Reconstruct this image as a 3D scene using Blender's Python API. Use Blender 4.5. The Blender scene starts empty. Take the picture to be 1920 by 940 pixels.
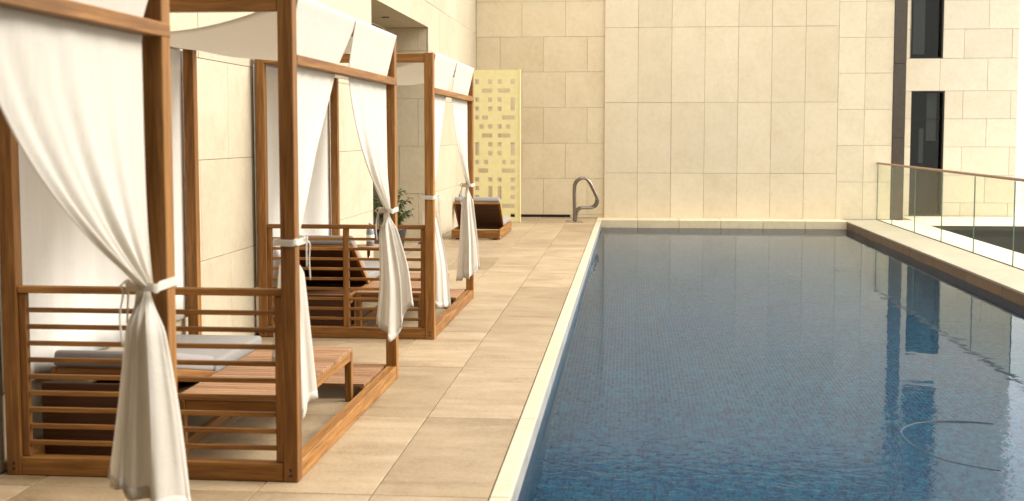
import bpy, bmesh, math, random
from mathutils import Vector, Matrix
R = math.radians
rnd = random.Random(7)
S = bpy.context.scene
COL = S.collection

# ------------------------------------------------------------------ camera
CAM_H = 1.7
cam_d = bpy.data.cameras.new('camera')
cam = bpy.data.objects.new('camera', cam_d)
COL.objects.link(cam)
cam.location = (0, 0, CAM_H)
PITCH = math.atan(173 / 2300)
YAW = math.atan(220 / 2300 * math.cos(PITCH))
cam.rotation_euler = (R(90) - PITCH, 0, YAW)
cam_d.sensor_width = 36
cam_d.lens = 36 * 2300 / 1920
cam_d.shift_y = -45 / 1920
cam_d.clip_start = 0.05
cam_d.clip_end = 5000
cam_d.dof.use_dof = True
cam_d.dof.focus_distance = 13.0
cam_d.dof.aperture_fstop = 3.4
S.camera = cam

# ------------------------------------------------------------------ sky and sun (bright overcast)
SUN_EL, SUN_AZ = R(40), R(83)          # azimuth clockwise from +Y: the light comes from the right
world = bpy.data.worlds.new('World')
S.world = world
world.use_nodes = True
wt = world.node_tree
bg = wt.nodes['Background']
sky = wt.nodes.new('ShaderNodeTexSky')
sky.sky_type = 'NISHITA'
sky.sun_disc = False
sky.sun_elevation = SUN_EL
sky.sun_rotation = SUN_AZ
sky.air_density = 1.0
sky.dust_density = 4.0
mixw = wt.nodes.new('ShaderNodeMix'); mixw.data_type = 'RGBA'
mixw.inputs['Factor'].default_value = 0.86
wt.links.new(sky.outputs[0], mixw.inputs['A'])
mixw.inputs['B'].default_value = (12.3, 11.7, 10.6, 1)     # warm white cloud deck
wt.links.new(mixw.outputs['Result'], bg.inputs['Color'])
bg.inputs['Strength'].default_value = 0.108
sd = bpy.data.lights.new('sun', 'SUN')
sd.energy = 2.9; sd.angle = R(30); sd.color = (1.0, 0.95, 0.87)
sun = bpy.data.objects.new('sun', sd)
COL.objects.link(sun)
sv = Vector((math.sin(SUN_AZ) * math.cos(SUN_EL), math.cos(SUN_AZ) * math.cos(SUN_EL), math.sin(SUN_EL)))
sun.rotation_euler = sv.to_track_quat('Z', 'Y').to_euler()
sun.location = (20, -8, 20)

S.view_settings.view_transform = 'Standard'
S.view_settings.look = 'None'
S.view_settings.exposure = 1.04
S.view_settings.gamma = 1.0
S.render.engine = 'CYCLES'
S.cycles.use_denoising = True
S.cycles.max_bounces = 10
S.cycles.diffuse_bounces = 6
S.cycles.glossy_bounces = 5
S.cycles.transmission_bounces = 8
S.cycles.transparent_max_bounces = 12
S.cycles.caustics_refractive = True
S.cycles.caustics_reflective = False
S.cycles.blur_glossy = 0.3

# ------------------------------------------------------------------ materials
def newmat(name):
    m = bpy.data.materials.new(name); m.use_nodes = True
    nt = m.node_tree
    b = nt.nodes['Principled BSDF']
    return m, nt, b

def N(nt, kind, **kw):
    n = nt.nodes.new(kind)
    for k, v in kw.items(): setattr(n, k, v)
    return n

def noise(nt, vec, scale, detail=4, rough=0.55, dist=0.0):
    n = N(nt, 'ShaderNodeTexNoise')
    n.inputs['Scale'].default_value = scale
    n.inputs['Detail'].default_value = detail
    n.inputs['Roughness'].default_value = rough
    n.inputs['Distortion'].default_value = dist
    if vec is not None: nt.links.new(vec, n.inputs['Vector'])
    return n.outputs['Fac']

def ramp(nt, fac, stops):
    r = N(nt, 'ShaderNodeValToRGB')
    e = r.color_ramp.elements
    while len(e) < len(stops): e.new(0.5)
    for el, (p, c) in zip(e, stops):
        el.position = p
        el.color = (*c, 1) if len(c) == 3 else c
    nt.links.new(fac, r.inputs['Fac'])
    return r.outputs['Color']

def mapr(nt, fac, a, b, c, d):
    n = N(nt, 'ShaderNodeMapRange')
    for i, v in enumerate((a, b, c, d)): n.inputs[1 + i].default_value = v
    nt.links.new(fac, n.inputs[0])
    return n.outputs[0]

def math_(nt, op, a, b=None):
    n = N(nt, 'ShaderNodeMath', operation=op)
    for i, v in enumerate((a, b)):
        if v is None: continue
        if isinstance(v, (int, float)): n.inputs[i].default_value = v
        else: nt.links.new(v, n.inputs[i])
    return n.outputs[0]

def mixc(nt, fac, a, b, mode='MIX'):
    n = N(nt, 'ShaderNodeMix', data_type='RGBA', blend_type=mode)
    for key, v in (('Factor', fac), ('A', a), ('B', b)):
        if isinstance(v, (int, float)): n.inputs[key].default_value = v
        elif isinstance(v, tuple): n.inputs[key].default_value = (*v, 1)
        else: nt.links.new(v, n.inputs[key])
    return n.outputs['Result']

def bump(nt, b, height, strength, dist):
    n = N(nt, 'ShaderNodeBump')
    n.inputs['Strength'].default_value = strength
    n.inputs['Distance'].default_value = dist
    nt.links.new(height, n.inputs['Height'])
    nt.links.new(n.outputs[0], b.inputs['Normal'])
    return n

def objvec(nt, scale=(1, 1, 1), rand=True):
    tc = N(nt, 'ShaderNodeTexCoord')
    mp = N(nt, 'ShaderNodeMapping')
    mp.inputs['Scale'].default_value = scale
    nt.links.new(tc.outputs['Object'], mp.inputs['Vector'])
    oi = N(nt, 'ShaderNodeObjectInfo')
    if rand:
        off = N(nt, 'ShaderNodeVectorMath', operation='SCALE')
        cmb = N(nt, 'ShaderNodeCombineXYZ')
        for i in range(3): nt.links.new(oi.outputs['Random'], cmb.inputs[i])
        nt.links.new(cmb.outputs[0], off.inputs[0]); off.inputs['Scale'].default_value = 37.0
        nt.links.new(off.outputs[0], mp.inputs['Location'])
    return mp.outputs[0], oi.outputs['Random']

def wood(name, dark, mid, light, rough=0.5):
    m, nt, b = newmat(name)
    v, rn = objvec(nt, (1.2, 22, 22))
    g = noise(nt, v, 1.6, 6, 0.62, 0.6)
    v2, _ = objvec(nt, (6, 160, 160))
    f = noise(nt, v2, 1.0, 3, 0.5)
    v3, _ = objvec(nt, (1.5, 3, 3))
    big = noise(nt, v3, 1.0, 2)
    g2 = math_(nt, 'ADD', math_(nt, 'MULTIPLY', g, 0.7), math_(nt, 'MULTIPLY', f, 0.3))
    c = ramp(nt, g2, [(0.3, dark), (0.5, mid), (0.7, light)])
    c = mixc(nt, 1.0, c, ramp(nt, math_(nt, 'ADD', math_(nt, 'MULTIPLY', rn, 0.55), math_(nt, 'MULTIPLY', big, 0.45)),
             [(0.1, (0.72, 0.68, 0.66)), (0.5, (1, 1, 1)), (0.9, (1.22, 1.25, 1.22))]), 'MULTIPLY')
    nt.links.new(c, b.inputs['Base Color'])
    b.inputs['Roughness'].default_value = rough
    b.inputs['Specular IOR Level'].default_value = 0.35
    bump(nt, b, g2, 0.25, 0.002)
    return m

def stone(name, cols, var=0.10, rough=0.6, pit=True, scale=1.0, streak=False):
    """cols: three colours for the blotch ramp; each piece shifts a little in tone"""
    m, nt, b = newmat(name)
    v, rn = objvec(nt, (scale, scale, scale))
    a = noise(nt, v, 2.2, 5, 0.6, 0.4)
    if streak:
        vs, _ = objvec(nt, (0.8, 5, 14))
        a = math_(nt, 'ADD', math_(nt, 'MULTIPLY', a, 0.5), math_(nt, 'MULTIPLY', noise(nt, vs, 1.6, 5, 0.6), 0.5))
    f = noise(nt, v, 48, 4, 0.75)
    md_ = noise(nt, v, 11, 4, 0.6, 0.3)
    wa = 0.6 if streak else 0.34
    mixn = math_(nt, 'ADD', math_(nt, 'ADD', math_(nt, 'MULTIPLY', a, wa), math_(nt, 'MULTIPLY', md_, 0.66 - wa)), math_(nt, 'MULTIPLY', f, 0.34))
    c = ramp(nt, mixn, [(0.36, cols[0]), (0.5, cols[1]), (0.64, cols[2])])
    c = mixc(nt, 1.0, c, ramp(nt, rn, [(0.0, (1 - var, 1 - var * 1.15, 1 - var * 1.5)), (0.5, (1, 1, 1)), (1.0, (1 + var, 1 + var, 1 + var * 1.1))]), 'MULTIPLY')
    if pit:
        p = noise(nt, v, 70, 2, 0.5)
        c = mixc(nt, mapr(nt, p, 0.64, 0.74, 0, 0.28), c, tuple(x * 0.55 for x in cols[0]))
    nt.links.new(c, b.inputs['Base Color'])
    rr = mapr(nt, a, 0.3, 0.7, rough - 0.08, rough + 0.1)
    nt.links.new(rr, b.inputs['Roughness'])
    b.inputs['Specular IOR Level'].default_value = 0.35
    bump(nt, b, f, 0.15, 0.002)
    return m

def plain(name, col, rough=0.5, metal=0.0, nz=0.12, sc=30, bmp=0.0):
    m, nt, b = newmat(name)
    v, rn = objvec(nt)
    f = noise(nt, v, sc, 4)
    c = ramp(nt, f, [(0.3, tuple(x * (1 - nz) for x in col)), (0.7, tuple(min(1, x * (1 + nz)) for x in col))])
    nt.links.new(c, b.inputs['Base Color'])
    b.inputs['Roughness'].default_value = rough
    b.inputs['Metallic'].default_value = metal
    if bmp: bump(nt, b, f, bmp, 0.003)
    return m

def fabric(name, col, trans=0.35, weave=420, rough=0.9):
    m, nt, b = newmat(name)
    tc = N(nt, 'ShaderNodeTexCoord')
    mp = N(nt, 'ShaderNodeMapping'); mp.inputs['Scale'].default_value = (weave, weave, weave * 0.6)
    nt.links.new(tc.outputs['Object'], mp.inputs['Vector'])
    f = noise(nt, mp.outputs[0], 1.0, 2)
    mp2 = N(nt, 'ShaderNodeMapping'); mp2.inputs['Scale'].default_value = (90, 90, 3)
    nt.links.new(tc.outputs['Object'], mp2.inputs['Vector'])
    thread = noise(nt, mp2.outputs[0], 1.0, 3)
    wr = noise(nt, tc.outputs['Object'], 9, 5, 0.6, 0.9)
    c = ramp(nt, math_(nt, 'ADD', math_(nt, 'MULTIPLY', f, 0.5), math_(nt, 'MULTIPLY', thread, 0.5)),
             [(0.3, tuple(x * 0.93 for x in col)), (0.7, tuple(min(1, x * 1.04) for x in col))])
    nt.links.new(c, b.inputs['Base Color'])
    b.inputs['Roughness'].default_value = rough
    b.inputs['Specular IOR Level'].default_value = 0.15
    b.inputs['Sheen Weight'].default_value = 0.15
    h = math_(nt, 'ADD', math_(nt, 'MULTIPLY', f, 0.15), wr)
    bm_ = bump(nt, b, h, 0.4, 0.012)
    if trans > 0:
        tr = N(nt, 'ShaderNodeBsdfTranslucent')
        nt.links.new(c, tr.inputs['Color'])
        nt.links.new(bm_.outputs[0], tr.inputs['Normal'])
        mx = N(nt, 'ShaderNodeMixShader'); mx.inputs[0].default_value = trans
        out = nt.nodes['Material Output']
        nt.links.new(b.outputs[0], mx.inputs[1]); nt.links.new(tr.outputs[0], mx.inputs[2])
        nt.links.new(mx.outputs[0], out.inputs['Surface'])
    return m

M = {}
M['teak'] = wood('teak', (0.085, 0.033, 0.007), (0.215, 0.092, 0.020), (0.37, 0.180, 0.047), 0.55)
M['teak_old'] = wood('teak_weathered', (0.15, 0.075, 0.036), (0.27, 0.145, 0.075), (0.40, 0.235, 0.13), 0.6)
M['teak_shade'] = wood('teak_in_shade', (0.045, 0.018, 0.008), (0.075, 0.030, 0.012), (0.11, 0.045, 0.02), 0.6)  # teak darkened to hold the shade under the loungers
M['rail_wood'] = wood('handrail_wood', (0.20, 0.10, 0.05), (0.33, 0.19, 0.11), (0.44, 0.27, 0.17), 0.4)
M['limestone'] = stone('limestone_panel', ((0.60, 0.51, 0.36), (0.65, 0.565, 0.415), (0.69, 0.61, 0.465)), 0.045)
M['masonry'] = stone('limestone_block', ((0.57, 0.465, 0.30), (0.635, 0.535, 0.365), (0.68, 0.585, 0.415)), 0.05)
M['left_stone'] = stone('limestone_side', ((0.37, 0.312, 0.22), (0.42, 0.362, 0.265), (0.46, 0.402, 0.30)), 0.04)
M['pale_stone'] = stone('pale_stone', ((0.60, 0.54, 0.42), (0.66, 0.60, 0.48), (0.71, 0.65, 0.53)), 0.05)
M['right_stone'] = stone('light_limestone', ((0.60, 0.52, 0.37), (0.67, 0.59, 0.44), (0.71, 0.64, 0.49)), 0.05)
M['joint'] = plain('joint_mortar', (0.46, 0.37, 0.25), 0.9)
M['joint_pale'] = plain('joint_pale', (0.50, 0.44, 0.33), 0.9)
M['joint_deck'] = plain('joint_deck', (0.20, 0.15, 0.10), 0.9)
M['deck'] = stone('deck_tile', ((0.175, 0.118, 0.066), (0.285, 0.212, 0.130), (0.355, 0.280, 0.185)), 0.13, 0.5, streak=True)
M['coping'] = stone('coping_stone', ((0.37, 0.32, 0.225), (0.42, 0.372, 0.27), (0.46, 0.415, 0.31)), 0.06, 0.55)
M['waterline'] = stone('waterline_stone', ((0.16, 0.165, 0.165), (0.23, 0.235, 0.23), (0.30, 0.30, 0.285)), 0.05)
M['kerb_top'] = stone('kerb_stone', ((0.29, 0.255, 0.195), (0.345, 0.305, 0.235), (0.39, 0.35, 0.275)), 0.06, 0.55)
M['kerb_face'] = stone('kerb_face_stone', ((0.10, 0.060, 0.032), (0.15, 0.090, 0.050), (0.20, 0.125, 0.072)), 0.10, 0.45)
M['column'] = plain('dark_bronze', (0.060, 0.046, 0.034), 0.45, 0.3, 0.15, 12)
M['black'] = plain('black_metal', (0.012, 0.011, 0.010), 0.4, 0.3)
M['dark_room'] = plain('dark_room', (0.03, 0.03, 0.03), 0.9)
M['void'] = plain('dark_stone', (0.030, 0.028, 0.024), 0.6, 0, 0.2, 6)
M['roof'] = plain('blocker_dark', (0.07, 0.052, 0.038), 0.8, 0, 0.05, 3)  # dark colour of the added slab and walls that block light
M['plaster'] = plain('niche_soffit', (0.72, 0.62, 0.44), 0.8, 0, 0.06, 5)
M['steel'] = plain('brushed_steel', (0.24, 0.21, 0.18), 0.25, 1.0, 0.06, 80)
M['curtain'] = fabric('white_curtain', (0.79, 0.76, 0.70), 0.50)
M['sheer'] = fabric('sheer_curtain', (0.90, 0.875, 0.82), 0.12)
M['canopy'] = fabric('canopy_cloth', (0.80, 0.77, 0.71), 0.35)
M['cushion'] = fabric('grey_cushion', (0.24, 0.22, 0.215), 0.0, 300)
M['cushion_pale'] = fabric('pale_cushion', (0.22, 0.205, 0.19), 0.0, 300)
M['yellow'] = plain('yellow_paint', (0.70, 0.63, 0.33), 0.55, 0, 0.04, 10)
M['pot'] = plain('black_pot', (0.018, 0.016, 0.014), 0.35, 0, 0.2, 20)
M['soil'] = plain('soil', (0.05, 0.035, 0.02), 0.95, 0, 0.4, 60, 0.6)
M['white'] = plain('white_plastic', (0.8, 0.78, 0.74), 0.4)
M['tower'] = plain('far_plaster', (0.72, 0.68, 0.64), 0.9, 0, 0.05, 0.2)
M['ground'] = plain('far_ground', (0.42, 0.40, 0.36), 0.95, 0, 0.2, 0.02)
M['hose'] = plain('hose_rubber', (0.03, 0.03, 0.04), 0.4)

def leaf_mat():
    m, nt, b = newmat('leaf')
    v, rn = objvec(nt)
    f = noise(nt, v, 9, 3)
    c = ramp(nt, f, [(0.3, (0.025, 0.05, 0.012)), (0.6, (0.07, 0.11, 0.025)), (0.8, (0.16, 0.19, 0.05))])
    nt.links.new(c, b.inputs['Base Color']); b.inputs['Roughness'].default_value = 0.45
    tr = N(nt, 'ShaderNodeBsdfTranslucent'); nt.links.new(c, tr.inputs['Color'])
    mx = N(nt, 'ShaderNodeMixShader'); mx.inputs[0].default_value = 0.3
    nt.links.new(b.outputs[0], mx.inputs[1]); nt.links.new(tr.outputs[0], mx.inputs[2])
    nt.links.new(mx.outputs[0], nt.nodes['Material Output'].inputs['Surface'])
    return m
M['leaf'] = leaf_mat()

def glass_mat(name, tint, refl_ior=1.5, tintstr=1.0):
    m, nt, b = newmat(name)
    nt.nodes.remove(b)
    t = N(nt, 'ShaderNodeBsdfTransparent'); t.inputs['Color'].default_value = (*tint, 1)
    g = N(nt, 'ShaderNodeBsdfGlossy'); g.inputs['Roughness'].default_value = 0.0
    g.inputs['Color'].default_value = (1, 1, 1, 1)
    lw = N(nt, 'ShaderNodeLayerWeight'); lw.inputs['Blend'].default_value = 0.5
    r0 = ((refl_ior - 1) / (refl_ior + 1)) ** 2
    fr = math_(nt, 'ADD', math_(nt, 'MULTIPLY', math_(nt, 'POWER', lw.outputs['Facing'], 5.0), (1 - r0) * tintstr), r0)
    mx = N(nt, 'ShaderNodeMixShader')
    nt.links.new(fr, mx.inputs[0]); nt.links.new(t.outputs[0], mx.inputs[1]); nt.links.new(g.outputs[0], mx.inputs[2])
    nt.links.new(mx.outputs[0], nt.nodes['Material Output'].inputs['Surface'])
    return m
M['glass'] = glass_mat('balustrade_glass', (0.94, 0.96, 0.92), 1.35, 0.2)
M['pane'] = glass_mat('window_glass', (0.62, 0.66, 0.66), 1.25, 0.8)
M['glass_edge'] = plain('glass_edge', (0.10, 0.16, 0.13), 0.2)
M['bottle'] = plain('bottle_glass', (0.20, 0.23, 0.27), 0.12, 0, 0.15, 20)

def mosaic():
    m, nt, b = newmat('pool_mosaic')
    T = 0.034
    geo = N(nt, 'ShaderNodeNewGeometry')
    # small wobble of the grid, as hand-laid sheets have
    sep = N(nt, 'ShaderNodeSeparateXYZ'); nt.links.new(geo.outputs['Position'], sep.inputs[0])
    cell, edge = [], []
    for i in range(3):
        q = math_(nt, 'DIVIDE', math_(nt, 'ADD', sep.outputs[i], 100.0037), T)
        fl = math_(nt, 'FLOOR', q); fr_ = math_(nt, 'SUBTRACT', q, fl)
        d = math_(nt, 'ABSOLUTE', math_(nt, 'SUBTRACT', fr_, 0.5))
        cell.append(fl); edge.append(d)
    nz = N(nt, 'ShaderNodeSeparateXYZ'); nt.links.new(geo.outputs['Normal'], nz.inputs[0])
    e2 = []
    for i in range(3):      # ignore the axis along the normal
        k = math_(nt, 'GREATER_THAN', math_(nt, 'ABSOLUTE', nz.outputs[i]), 0.5)
        e2.append(math_(nt, 'MULTIPLY', edge[i], math_(nt, 'SUBTRACT', 1.0, k)))
    mxe = math_(nt, 'MAXIMUM', math_(nt, 'MAXIMUM', e2[0], e2[1]), e2[2])
    grout = math_(nt, 'GREATER_THAN', mxe, 0.425)
    cmb = N(nt, 'ShaderNodeCombineXYZ')
    for i in range(3): nt.links.new(cell[i], cmb.inputs[i])
    wn = N(nt, 'ShaderNodeTexWhiteNoise'); nt.links.new(cmb.outputs[0], wn.inputs['Vector'])
    patch = noise(nt, geo.outputs['Position'], 1.3, 3)
    val = math_(nt, 'ADD', math_(nt, 'MULTIPLY', wn.outputs['Value'], 0.85), math_(nt, 'MULTIPLY', patch, 0.15))
    c = ramp(nt, val, [(0.08, (0.001, 0.006, 0.030)), (0.30, (0.001, 0.018, 0.066)), (0.52, (0.002, 0.037, 0.096)),
                       (0.70, (0.003, 0.064, 0.128)), (0.84, (0.008, 0.10, 0.140)), (0.93, (0.016, 0.018, 0.08))])
    c = mixc(nt, math_(nt, 'MULTIPLY', grout, 0.85), c, (0.045, 0.15, 0.23))
    nt.links.new(c, b.inputs['Base Color'])
    b.inputs['Roughness'].default_value = 0.3
    return m
M['mosaic'] = mosaic()

def water():
    m, nt, b = newmat('pool_water')
    nt.nodes.remove(b)
    geo = N(nt, 'ShaderNodeNewGeometry')
    mp = N(nt, 'ShaderNodeMapping'); mp.inputs['Scale'].default_value = (1.0, 1.0, 1)
    nt.links.new(geo.outputs['Position'], mp.inputs['Vector'])
    n1 = noise(nt, mp.outputs[0], 3.2, 2, 0.4, 0.3)
    n2 = noise(nt, mp.outputs[0], 11.0, 2, 0.5, 0.2)
    n3 = noise(nt, mp.outputs[0], 30.0, 2, 0.5)
    # breeze patch: the near end of the pool is more ruffled than the sheltered far end
    sep = N(nt, 'ShaderNodeSeparateXYZ'); nt.links.new(geo.outputs['Position'], sep.inputs[0])
    near = mapr(nt, sep.outputs[1], 9.6, 6.8, 0.0, 1.0)
    h = math_(nt, 'ADD', math_(nt, 'MULTIPLY', n1, 0.016),
              math_(nt, 'ADD', math_(nt, 'MULTIPLY', n2, math_(nt, 'ADD', math_(nt, 'MULTIPLY', near, 0.016), 0.0010)),
                    math_(nt, 'MULTIPLY', n3, math_(nt, 'MULTIPLY', near, 0.008))))
    bp = N(nt, 'ShaderNodeBump'); bp.inputs['Strength'].default_value = 1.0; bp.inputs['Distance'].default_value = 0.11
    nt.links.new(h, bp.inputs['Height'])
    rf = N(nt, 'ShaderNodeBsdfRefraction'); rf.inputs['IOR'].default_value = 1.33; rf.inputs['Roughness'].default_value = 0.0
    rf.inputs['Color'].default_value = (0.93, 0.97, 0.99, 1)
    gl = N(nt, 'ShaderNodeBsdfGlossy'); gl.inputs['Roughness'].default_value = 0.012
    gl.inputs['Color'].default_value = (0.74, 0.79, 0.90, 1)
    fr = N(nt, 'ShaderNodeFresnel'); fr.inputs['IOR'].default_value = 1.145
    for n in (rf, gl, fr): nt.links.new(bp.outputs[0], n.inputs['Normal'])
    mx = N(nt, 'ShaderNodeMixShader')
    nt.links.new(fr.outputs[0], mx.inputs[0]); nt.links.new(rf.outputs[0], mx.inputs[1]); nt.links.new(gl.outputs[0], mx.inputs[2])
    nt.links.new(mx.outputs[0], nt.nodes['Material Output'].inputs['Surface'])
    return m
M['water'] = water()

# ------------------------------------------------------------------ helpers
def empty(name, loc, label, cat, group=None, rz=0):
    o = bpy.data.objects.new(name, None)
    COL.objects.link(o)
    o.empty_display_size = 0.2
    o.location = loc; o.rotation_euler = (0, 0, rz)
    o['label'] = label; o['category'] = cat
    if group: o['group'] = group
    return o

def tag(o, label, cat, group=None):
    o['label'] = label; o['category'] = cat
    if group: o['group'] = group
    return o

def structure(o):
    o['kind'] = 'structure'; return o

def link(name, me, parent=None, loc=(0, 0, 0), rot=(0, 0, 0)):
    o = bpy.data.objects.new(name, me)
    COL.objects.link(o)
    if parent is not None: o.parent = parent
    o.location = loc; o.rotation_euler = rot
    return o

MESH = {}
def box_mesh(name, sx, sy, sz, mat, bevel=0.004, seg=1):
    key = (round(sx, 4), round(sy, 4), round(sz, 4), mat, bevel, seg)
    if key in MESH: return MESH[key]
    bm = bmesh.new()
    bmesh.ops.create_cube(bm, size=1.0)
    bmesh.ops.scale(bm, vec=(sx, sy, sz), verts=bm.verts)
    if bevel > 0:
        bmesh.ops.bevel(bm, geom=list(bm.edges), offset=min(bevel, 0.3 * min(sx, sy, sz)), segments=seg, profile=0.5, affect='EDGES')
    me = bpy.data.meshes.new(name)
    bm.to_mesh(me); bm.free()
    me.materials.append(M[mat])
    if seg > 1:
        for p in me.polygons: p.use_smooth = True
    MESH[key] = me
    return me

def box(name, lo, hi, mat, parent=None, bevel=0.004, seg=1):
    s = [hi[i] - lo[i] for i in range(3)]
    c = [(hi[i] + lo[i]) / 2 for i in range(3)]
    return link(name, box_mesh(name, *s, mat, bevel, seg), parent, c)

def bar(name, lo, hi, mat, parent=None, bevel=0.004):
    """a timber: the grain runs along the longest side (mesh is always long in local X)"""
    s = [hi[i] - lo[i] for i in range(3)]
    c = [(hi[i] + lo[i]) / 2 for i in range(3)]
    ax = max(range(3), key=lambda i: s[i])
    if ax == 0: return link(name, box_mesh(name, s[0], s[1], s[2], mat, bevel), parent, c)
    if ax == 1: return link(name, box_mesh(name, s[1], s[0], s[2], mat, bevel), parent, c, (0, 0, R(90)))
    return link(name, box_mesh(name, s[2], s[1], s[0], mat, bevel), parent, c, (0, R(90), 0))

def mesh_from(name, verts, faces, mat, smooth=False):
    me = bpy.data.meshes.new(name)
    me.from_pydata([tuple(v) for v in verts], [], faces)
    me.materials.append(M[mat])
    if smooth:
        for p in me.polygons: p.use_smooth = True
    me.update()
    return me

def tube_mesh(name, pts, r, mat, n=10, closed=False):
    pts = [Vector(p) for p in pts]
    vs, fs = [], []
    prev = None
    for i, p in enumerate(pts):
        a = pts[max(0, i - 1)]; b = pts[min(len(pts) - 1, i + 1)]
        t = (b - a).normalized()
        if prev is None:
            u = t.orthogonal().normalized()
        else:
            u = (prev - t * prev.dot(t)).normalized()
        prev = u
        w = t.cross(u)
        rr = r[i] if isinstance(r, (list, tuple)) else r
        for k in range(n):
            a_ = 2 * math.pi * k / n
            vs.append(p + u * (math.cos(a_) * rr) + w * (math.sin(a_) * rr))
    for i in range(len(pts) - 1):
        for k in range(n):
            fs.append((i * n + k, i * n + (k + 1) % n, (i + 1) * n + (k + 1) % n, (i + 1) * n + k))
    fs.append(tuple(range(n))[::-1]); fs.append(tuple((len(pts) - 1) * n + k for k in range(n)))
    return mesh_from(name, vs, fs, mat, True)

def catmull(P, sub=6):
    P = [Vector(p) for p in P]
    out = []
    for i in range(len(P) - 1):
        p0 = P[max(i - 1, 0)]; p1 = P[i]; p2 = P[i + 1]; p3 = P[min(i + 2, len(P) - 1)]
        for k in range(sub):
            t = k / sub
            out.append(0.5 * ((2 * p1) + (p2 - p0) * t + (2 * p0 - 5 * p1 + 4 * p2 - p3) * t * t + (3 * p1 - p0 - 3 * p2 + p3) * t ** 3))
    out.append(P[-1])
    return out

def lathe_mesh(name, prof, mat, n=24, smooth=True):
    vs, fs = [], []
    for r, z in prof:
        for k in range(n):
            a = 2 * math.pi * k / n
            vs.append((r * math.cos(a), r * math.sin(a), z))
    for i in range(len(prof) - 1):
        for k in range(n):
            fs.append((i * n + k, i * n + (k + 1) % n, (i + 1) * n + (k + 1) % n, (i + 1) * n + k))
    fs.append(tuple(range(n))[::-1]); fs.append(tuple((len(prof) - 1) * n + k for k in range(n)))
    return mesh_from(name, vs, fs, mat, smooth)

# ------------------------------------------------------------------ main dimensions (metres; X right, Y away, Z up)
WALL_X = -3.13            # face of the left wall
BACK_Y = 25.11            # masonry end wall
PANEL_Y = 25.05           # panelled wall behind the pool
NICHE = (14.83, 19.08, -3.84, 3.36)
POOL = (-0.555, 4.25, 1.5, 24.42)
WATER_Z = -0.15
ROOF_Z = 6.6
GAP = 0.006

# ------------------------------------------------------------------ ground, far town
gm = mesh_from('ground', [(-1500, -1500, -40), (1500, -1500, -40), (1500, 3000, -40), (-1500, 3000, -40)], [(0, 1, 2, 3)], 'ground')
structure(link('ground', gm))

# ------------------------------------------------------------------ pool deck
deck = structure(box('deck', (-3.3, -3.0, -0.4), (-0.645, BACK_Y + 0.05, -0.030), 'joint_deck', None, 0))
col_x = [-3.13, -2.88, -2.32, -1.76, -1.20, -0.643]
y_j = [5.60 + 1.597 * k for k in range(-4, 13)]
y_j = [y for y in y_j if y < BACK_Y - 0.2] + [BACK_Y]
def child_box(name, lo, hi, mat, parent, bevel=0.003, dz=0.0):
    o = box(name, lo, hi, mat, None, bevel)
    o.parent = parent
    o.location = (o.location.x - parent.location.x, o.location.y - parent.location.y, o.location.z - parent.location.z + dz)
    return o
for i in range(len(col_x) - 1):
    for j in range(len(y_j) - 1):
        child_box('tile', (col_x[i] + GAP / 2, y_j[j] + GAP / 2, -0.0299), (col_x[i + 1] - GAP / 2, y_j[j + 1] - GAP / 2, 0.0),
                  'deck', deck, 0.0025, rnd.uniform(-0.0012, 0.0012))
# floor of the niche and the near end of the pool
child_box('niche_floor', (-3.95, NICHE[0], -0.2), (-3.305, NICHE[1], -0.001), 'deck', deck, 0)
near_deck = structure(box('near_deck', (-0.643, -3.0, -0.4), (6.14, 1.5, 0.0), 'deck', None, 0.003))

# ------------------------------------------------------------------ pool
px0, px1, py0, py1 = POOL
PZ = -1.35
pv = [(px0, py0, PZ), (px1, py0, PZ), (px1, py1, PZ), (px0, py1, PZ),
      (px0, py0, -0.03), (px1, py0, -0.03), (px1, py1, -0.03), (px0, py1, -0.03)]
pm = mesh_from('pool_basin', pv, [(0, 1, 2, 3), (0, 4, 5, 1), (2, 6, 7, 3), (0, 3, 7, 4)], 'mosaic')
basin = structure(link('pool_basin', pm))
# right inner side below the brown face
link('side_wall', mesh_from('side_wall', [(px1, py0, PZ), (px1, py1, PZ), (px1, py1, -0.22), (px1, py0, -0.22)], [(0, 1, 2, 3)], 'mosaic'), basin)
wm = mesh_from('water', [(px0, py0, WATER_Z), (px1, py0, WATER_Z), (px1, py1, WATER_Z), (px0, py1, WATER_Z)], [(0, 1, 2, 3)], 'water')
structure(link('water', wm))

# left coping strip
cop = structure(box('pool_coping', (-0.641, 1.5, -0.4), (px0 - 0.004, 24.41, -0.21), 'joint_pale', None, 0))
yy = [1.5] + [y for y in y_j if 1.6 < y < 24.0] + [24.41]
for j in range(len(yy) - 1):
    child_box('waterline_stone', (-0.640, yy[j] + 0.002, -0.20), (px0 + 0.003, yy[j + 1] - 0.002, -0.0295), 'waterline', cop, 0.002)
    child_box('coping_stone', (-0.640, yy[j] + 0.002, -0.029), (px0 + 0.012, yy[j + 1] - 0.002, 0.006), 'coping', cop, 0.006)
# ledge at the far end
led = structure(box('far_ledge', (-0.643, 24.425, -0.4), (px1, PANEL_Y + 0.2, -0.21), 'joint_pale', None, 0))
lx = [-0.640 + 0.8167 * k for k in range(7)]
lx[-1] = px1 - 0.002
for j in range(len(lx) - 1):
    child_box('ledge_stone', (lx[j] + 0.003, 24.405, -0.20), (lx[j + 1] - 0.003, PANEL_Y + 0.02, 0.004), 'masonry', led, 0.006)
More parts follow.
